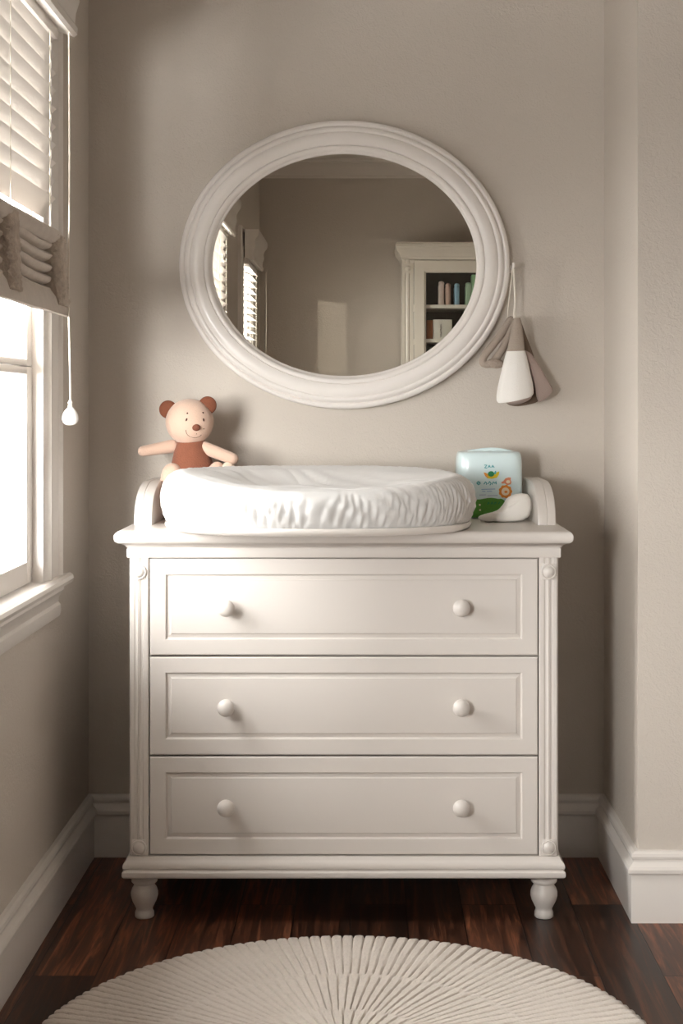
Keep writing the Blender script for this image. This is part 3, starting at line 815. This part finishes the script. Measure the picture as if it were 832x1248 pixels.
def tp_(nm, bm, m, sharp=60, parent=None):
    bmesh.ops.translate(bm, verts=bm.verts, vec=-tr); return fin(nm, bm, M[m], parent or toy, sharp)
bm = bmesh.new()
tube(bm, catmull([H(625.5, 327, -0.004), H(626.5, 345, -0.004), H(627.5, 368), H(626.5, 384), H(628, 392)], 6), lambda t: 0.0026+0.001*t, 10)
tube(bm, catmull([H(624.5, 327, 0.004), H(623, 345, 0.006), H(620, 370, 0.008), H(618.5, 390, 0.010)], 6), 0.0016, 8)
tube(bm, [H(625.5, 327, -0.006), H(625.5, 325.5, -0.004), H(625, 325, 0), H(624.5, 325.5, 0.003), H(624.5, 327, 0.005)], 0.002, 8)
tp_('cord', bm, 'cord')
# white bell with grey neck
ax = [(388, 629, 0.0075), (392, 629, 0.0105), (405, 628.5, 0.0155), (418, 628, 0.0195), (429, 627.5, 0.0230)]
bx = [(428, 627.5, 0.0236), (433, 627.3, 0.0265), (445, 627, 0.0325), (458, 626.8, 0.0385), (470, 626.6, 0.0440), (479, 626.5, 0.0465), (484, 626.6, 0.0462), (486.5, 626.7, 0.0430)]
def bell(ax, tilt=0, fold=0.03):
    rows = []
    for py, px, r in ax:
        c = H(px, py, -0.022); k = (py-388)/100
        rows.append([Vector((c.x+r*math.cos(a)*(1+fold*math.sin(7*a)*k), c.y+r*0.62*math.sin(a)*(1+fold*math.sin(7*a)*k), c.z+tilt*k*k*r*math.cos(a)+0.1*k*r*math.sin(a))) for a in [2*PI*i/36 for i in range(36)]])
    return rows
bm = bmesh.new(); grid(bm, bell(ax), True, True, True); tp_('bell_neck', bm, 'felt')
bm = bmesh.new(); grid(bm, bell(bx, 0.22), True, True, True); tp_('bell_skirt', bm, 'feltw')
bm = bmesh.new(); c = H(631, 486, -0.020)
ball(bm, (0, 0, 0), (0.034, 0.024, 0.0135), 28, 14); bmesh.ops.transform(bm, matrix=Matrix.Translation(c)@Matrix.Rotation(R(-14), 4, 'Y'), verts=bm.verts)
tp_('bell_base', bm, 'feltm')
# loop pendant on the left
lp = [H(*p) for p in ((622, 390, 0.006), (613, 404, 0.002), (600, 421, -0.004), (589, 435, -0.008), (589, 443, -0.008), (598, 443, -0.008), (607, 433, -0.004), (616, 418, 0.000), (622, 402, 0.004), (625, 394, 0.006))]
bm = bmesh.new(); tube(bm, catmull(lp, 6, True), 0.0098, 12, True); tp_('loop_pendant', bm, 'felt')
bm = bmesh.new(); ball(bm, (0, 0, 0), (0.023, 0.015, 0.0125), 32, 20, lambda d: 1+0.10*noise.noise(d*6)); c = H(603, 443, -0.010)
bmesh.ops.transform(bm, matrix=Matrix.Translation(c)@Matrix.Rotation(R(6), 4, 'Y'), verts=bm.verts); tp_('fleece_tip', bm, 'fleece')
# dark petal behind, mauve petal in front of it at the right
q = [H(*p) for p in ((631, 388), (635, 391), (642, 410), (650, 431), (656, 455), (659, 475), (657, 488), (645, 493), (628, 495), (617, 490), (620, 470), (626, 430), (628, 400))]
bm = bmesh.new(); pillow(bm, [(p.x, p.z) for p in q], CAMY+HD+0.012, 0.026); tp_('dark_petal', bm, 'feltd')
q = [H(*p) for p in ((637, 428), (644, 429), (650, 435), (659, 449), (669, 466), (673, 474), (670, 481), (660, 489), (655, 488), (650, 470), (643, 448))]
bm = bmesh.new(); pillow(bm, [(p.x, p.z) for p in q], CAMY+HD+0.000, 0.022); tp_('mauve_petal', bm, 'feltm')

# ------------------------------------------------------------------ rug
RX, RY, RR = -0.048, -1.187, 0.576
bm = bmesh.new(); rows = []
NRIB = 150; SEG = 8; NN = NRIB*SEG
def ribz(r, i):
    a = i/SEG
    if r > 0.350: ph = a+0.45*(RR-r)/0.2*0.25; n_ = 1
    elif r > 0.18: ph = a*(100/150)+0.3-0.3*(0.35-r)/0.17; n_ = 1
    else: ph = a*(50/150)+0.4; n_ = 1
    s = abs(math.sin(PI*ph))
    z = 0.0110+0.0085*min(1, s*2.2)**0.6
    if abs(r-0.350) < 0.012 or abs(r-0.18) < 0.010: z = max(z, 0.0165)
    return z
NR = 60
for k in range(NR+1):
    r = RR*(1-k/NR)
    if k == NR: r = 0.004
    row = []
    for i in range(NN):
        a = 2*PI*i/NN
        rr = r
        if k == 0: rr = r+0.0035*(abs(math.sin(PI*i/SEG))-0.5)
        z = ribz(r, i)*(1 if k > 1 else (0.15 if k == 0 else 0.8))
        if k == 1: rr = RR-0.004+0.003*(abs(math.sin(PI*i/SEG))-0.5)
        p = Vector((rr*math.cos(a), rr*math.sin(a), z))
        p.z += 0.0012*noise.noise(p*170) if k > 0 else 0
        row.append(p)
    rows.append(row)
rows.insert(0, [Vector((p.x, p.y, 0.0005)) for p in rows[0]])
grid(bm, rows, True, True, True)
rug = fin('round_rug', bm, M['rug'], None, 70); rug.location = (RX, RY, 0.0)
tag(rug, 'round cream ribbed rug on the dark floorboards in front of the dresser', 'rug')

# ------------------------------------------------------------------ glazed cabinet seen in the mirror
CX0, CX1, CYF, CYB = 0.200, 1.330, -5.45, YF+0.02
cab = tag(empty('display_cabinet', ((CX0+CX1)/2, (CYF+CYB)/2, 0)), 'ivory glass-door cabinet against the opposite wall, seen in the mirror', 'cabinet')
cinv = -Vector(cab.location)
def cp(nm, bm, m, parent=cab, sharp=30):
    bmesh.ops.translate(bm, verts=bm.verts, vec=cinv); return fin(nm, bm, M[m], parent, sharp)
bm = bmesh.new()   # sides, back, bottom, top
box(bm, CX0, CX0+0.02, CYB, CYF-0.02, 0.06, 2.08); box(bm, CX1-0.02, CX1, CYB, CYF-0.02, 0.06, 2.08)
box(bm, CX0+0.02, CX1-0.02, CYB, CYF-0.02, 2.06, 2.08); box(bm, CX0+0.02, CX1-0.02, CYB, CYF-0.02, 0.06, 0.10)
cp('carcass', bm, 'cab')
bm = bmesh.new(); box(bm, CX0+0.021, CX1-0.021, CYB+0.001, CYB+0.012, 0.101, 2.059)
box(bm, CX0+0.021, CX0+0.026, CYB+0.012, CYF-0.021, 0.101, 2.059); box(bm, CX1-0.026, CX1-0.021, CYB+0.012, CYF-0.021, 0.101, 2.059)
cp('back_panel', bm, 'cab_in')
def front_loft(bm, prof):
    rows = []
    for o, z in prof:
        rows.append([Vector((CX0-o, CYB, z)), Vector((CX0-o, CYF+o, z)), Vector((CX1+o, CYF+o, z)), Vector((CX1+o, CYB, z))])
    grid(bm, rows, True, True, True)
bm = bmesh.new(); front_loft(bm, [(0, 2.075), (0.004, 2.075), (0.004, 2.09), (0.010, 2.095), (0.012, 2.105), (0.022, 2.118), (0.036, 2.135), (0.038, 2.150), (0.042, 2.155), (0.042, 2.170), (0.036, 2.176), (0.036, 2.182), (0, 2.182)]); cp('cornice', bm, 'cab')
bm = bmesh.new(); front_loft(bm, [(0.012, 0), (0.012, 0.085), (0.006, 0.095), (0, 0.10)]); cp('plinth', bm, 'cab')
xm = (CX0+CX1)/2
for xa, xb in ((CX0, CX0+0.072), (CX1-0.072, CX1)):
    bm = bmesh.new(); w_ = xb-xa
    pr = [(0, -0.03), (0, 0), (0.018, 0), (0.022, -0.005), (0.030, 0.0), (0.042, 0.0), (0.050, -0.005), (0.054, 0), (w_, 0), (w_, -0.03)]
    grid(bm, [[Vector((xa+x, CYF+y, z)) for x, y in pr] for z in (0.101, 2.074)], True, True, True)
    st = cp('stile', bm, 'cab')
    bm = bmesh.new(); box(bm, (xa+xb)/2-0.022, (xa+xb)/2+0.022, CYF-0.004, CYF+0.003, 1.99, 2.05); 
    t2 = bmesh.new(); lathe(t2, [(0.018, 0), (0.018, 0.006), (0.012, 0.010), (0.001, 0.012)], (0, 0, 0), '-Y', 20)
    join(bm, t2, Matrix.Translation(((xa+xb)/2, CYF+0.002, 2.02))@Matrix.Rotation(PI, 4, 'Z'))
    cp('rosette', bm, 'cab', st)
for xa, xb in ((CX0+0.075, xm-0.0015), (xm+0.0015, CX1-0.075)):
    fw = 0.075
    bm = bmesh.new()
    def fr(ins, y): return [Vector((xa+ins, y, 0.105+ins)), Vector((xb-ins, y, 0.105+ins)), Vector((xb-ins, y, 2.070-ins)), Vector((xa+ins, y, 2.070-ins))]
    rg = [fr(0, CYF-0.022), fr(0, CYF), fr(0.002, CYF+0.001), fr(fw-0.012, CYF+0.001), fr(fw-0.004, CYF-0.005), fr(fw, CYF-0.006), fr(fw, CYF-0.022)]
    rg.append(rg[0]); grid(bm, rg, True)
    dd = cp('door', bm, 'cab', sharp=20)
    bm = bmesh.new(); box(bm, xa+fw-0.004, xb-fw+0.004, CYF-0.016, CYF-0.012, 0.105+fw-0.004, 2.070-fw+0.004); cp('glass_pane', bm, 'glass', dd)
    bm = bmesh.new(); kx = xb-0.035 if xa < xm-0.1 else xa+0.035
    t2 = bmesh.new(); lathe(t2, [(0.006, 0), (0.006, 0.012), (0.013, 0.016), (0.015, 0.022), (0.010, 0.029), (0.001, 0.031)], (0, 0, 0), '-Y', 20)
    join(bm, t2, Matrix.Translation((kx, CYF, 1.10))@Matrix.Rotation(PI, 4, 'Z')); cp('door_knob', bm, 'metal', dd)
SH = [1.795, 1.580, 1.25, 0.90, 0.52]
for z in SH:
    bm = bmesh.new(); box(bm, CX0+0.027, CX1-0.027, CYB+0.013, CYF-0.024, z-0.022, z, 0.001); cp('shelf', bm, 'cab')
# things on the shelves (y near the front edge)
def book(x, y, z, wd, dp, h, m, label, nm='book', capc=None, grp='books in the glass-door cabinet'):
    o = tag(empty(nm, (x, y, z)), label, 'book', grp)
    bm = bmesh.new()   # covers with rounded spine facing the room
    n = 10; sp = [(wd/2*math.cos(PI*k/n), dp/2+0.006*math.sin(PI*k/n)) for k in range(n+1)]
    loop = sp+[(-wd/2, -dp/2), (-wd/2+0.004, -dp/2), (-wd/2+0.004, dp/2-0.004), (wd/2-0.004, dp/2-0.004), (wd/2-0.004, -dp/2), (wd/2, -dp/2)]
    vs_ = [[Vector((a, b, q)) for a, b in loop] for q in (0.0005, h)]
    grid(bm, vs_, True, True, True); fin('cover', bm, m, o, 40)
    bm = bmesh.new(); box(bm, -wd/2+0.0045, wd/2-0.0045, -dp/2+0.006, dp/2-0.005, 0.004, h-0.004); fin('pages', bm, M['cord'], o)
    if capc:
        bm = bmesh.new(); lathe(bm, [(0.001, 0), (wd*0.52, 0.002), (wd*0.56, 0.012), (wd*0.4, 0.022), (0.001, 0.026)], (0, dp/2-wd*0.40, h), n=18); fin('spine_knob', bm, capc, o, 60)
    return o
sd = 9.26
def sx_(px): return (px-VX)*sd/FPX
pinkm = mat('dusty_pink_cover', hexc(222, 200, 190), 0.6); pink2 = mat('rose_beige_cover', hexc(205, 172, 156), 0.6)
bluem = mat('sky_blue_cover', hexc(150, 190, 212), 0.5); lgm = mat('mint_green_cover', hexc(178, 205, 176), 0.5); gm = mat('leaf_green_cover', hexc(150, 190, 145), 0.5)
whm = mat('off_white_cover', hexc(232, 226, 214), 0.6); brm = mat('tan_leather_cover', hexc(160, 98, 58), 0.6)
by = CYF-0.10
book(sx_(537.5), by, SH[0], 0.034, 0.11, 0.125, pinkm, 'tall dusty pink book, leftmost on the upper cabinet shelf in the mirror', capc=pinkm)
book(sx_(545.8), by, SH[0], 0.032, 0.11, 0.112, pink2, 'short rose beige book between the pink and the blue one on the upper shelf', capc=pink2)
book(sx_(556.5), by, SH[0], 0.030, 0.11, 0.112, bluem, 'sky blue book on the upper cabinet shelf in the mirror', capc=bluem)
book(sx_(570.5), by, SH[0], 0.036, 0.11, 0.118, lgm, 'pale mint green book beside the tall green one on the upper shelf', capc=lgm)
book(sx_(578.5), by, SH[0], 0.040, 0.11, 0.190, gm, 'tallest leaf green book at the mirror edge on the upper shelf')
book(sx_(523.5), by, SH[1], 0.038, 0.13, 0.118, brm, 'tan brown book at the left end of the second cabinet shelf in the mirror')
wb = book(sx_(539), by+0.01, SH[1], 0.118, 0.11, 0.122, whm, 'thick off-white book with dark handwriting beside the tan book on the second shelf')
bm = bmesh.new()
for k, (a, b) in enumerate(((-0.012, 0.010), (-0.010, 0.028), (-0.013, 0.045), (-0.010, 0.060), (-0.012, 0.074))):
    yy = 0.055+0.0085
    tube(bm, catmull([(a-0.006, yy, b), (a+0.004, yy, b+0.008), (a-0.004, yy, b+0.012), (a+0.006, yy, b+0.017)], 4), 0.0011, 6)
fin('handwriting', bm, M['thread'], wb)
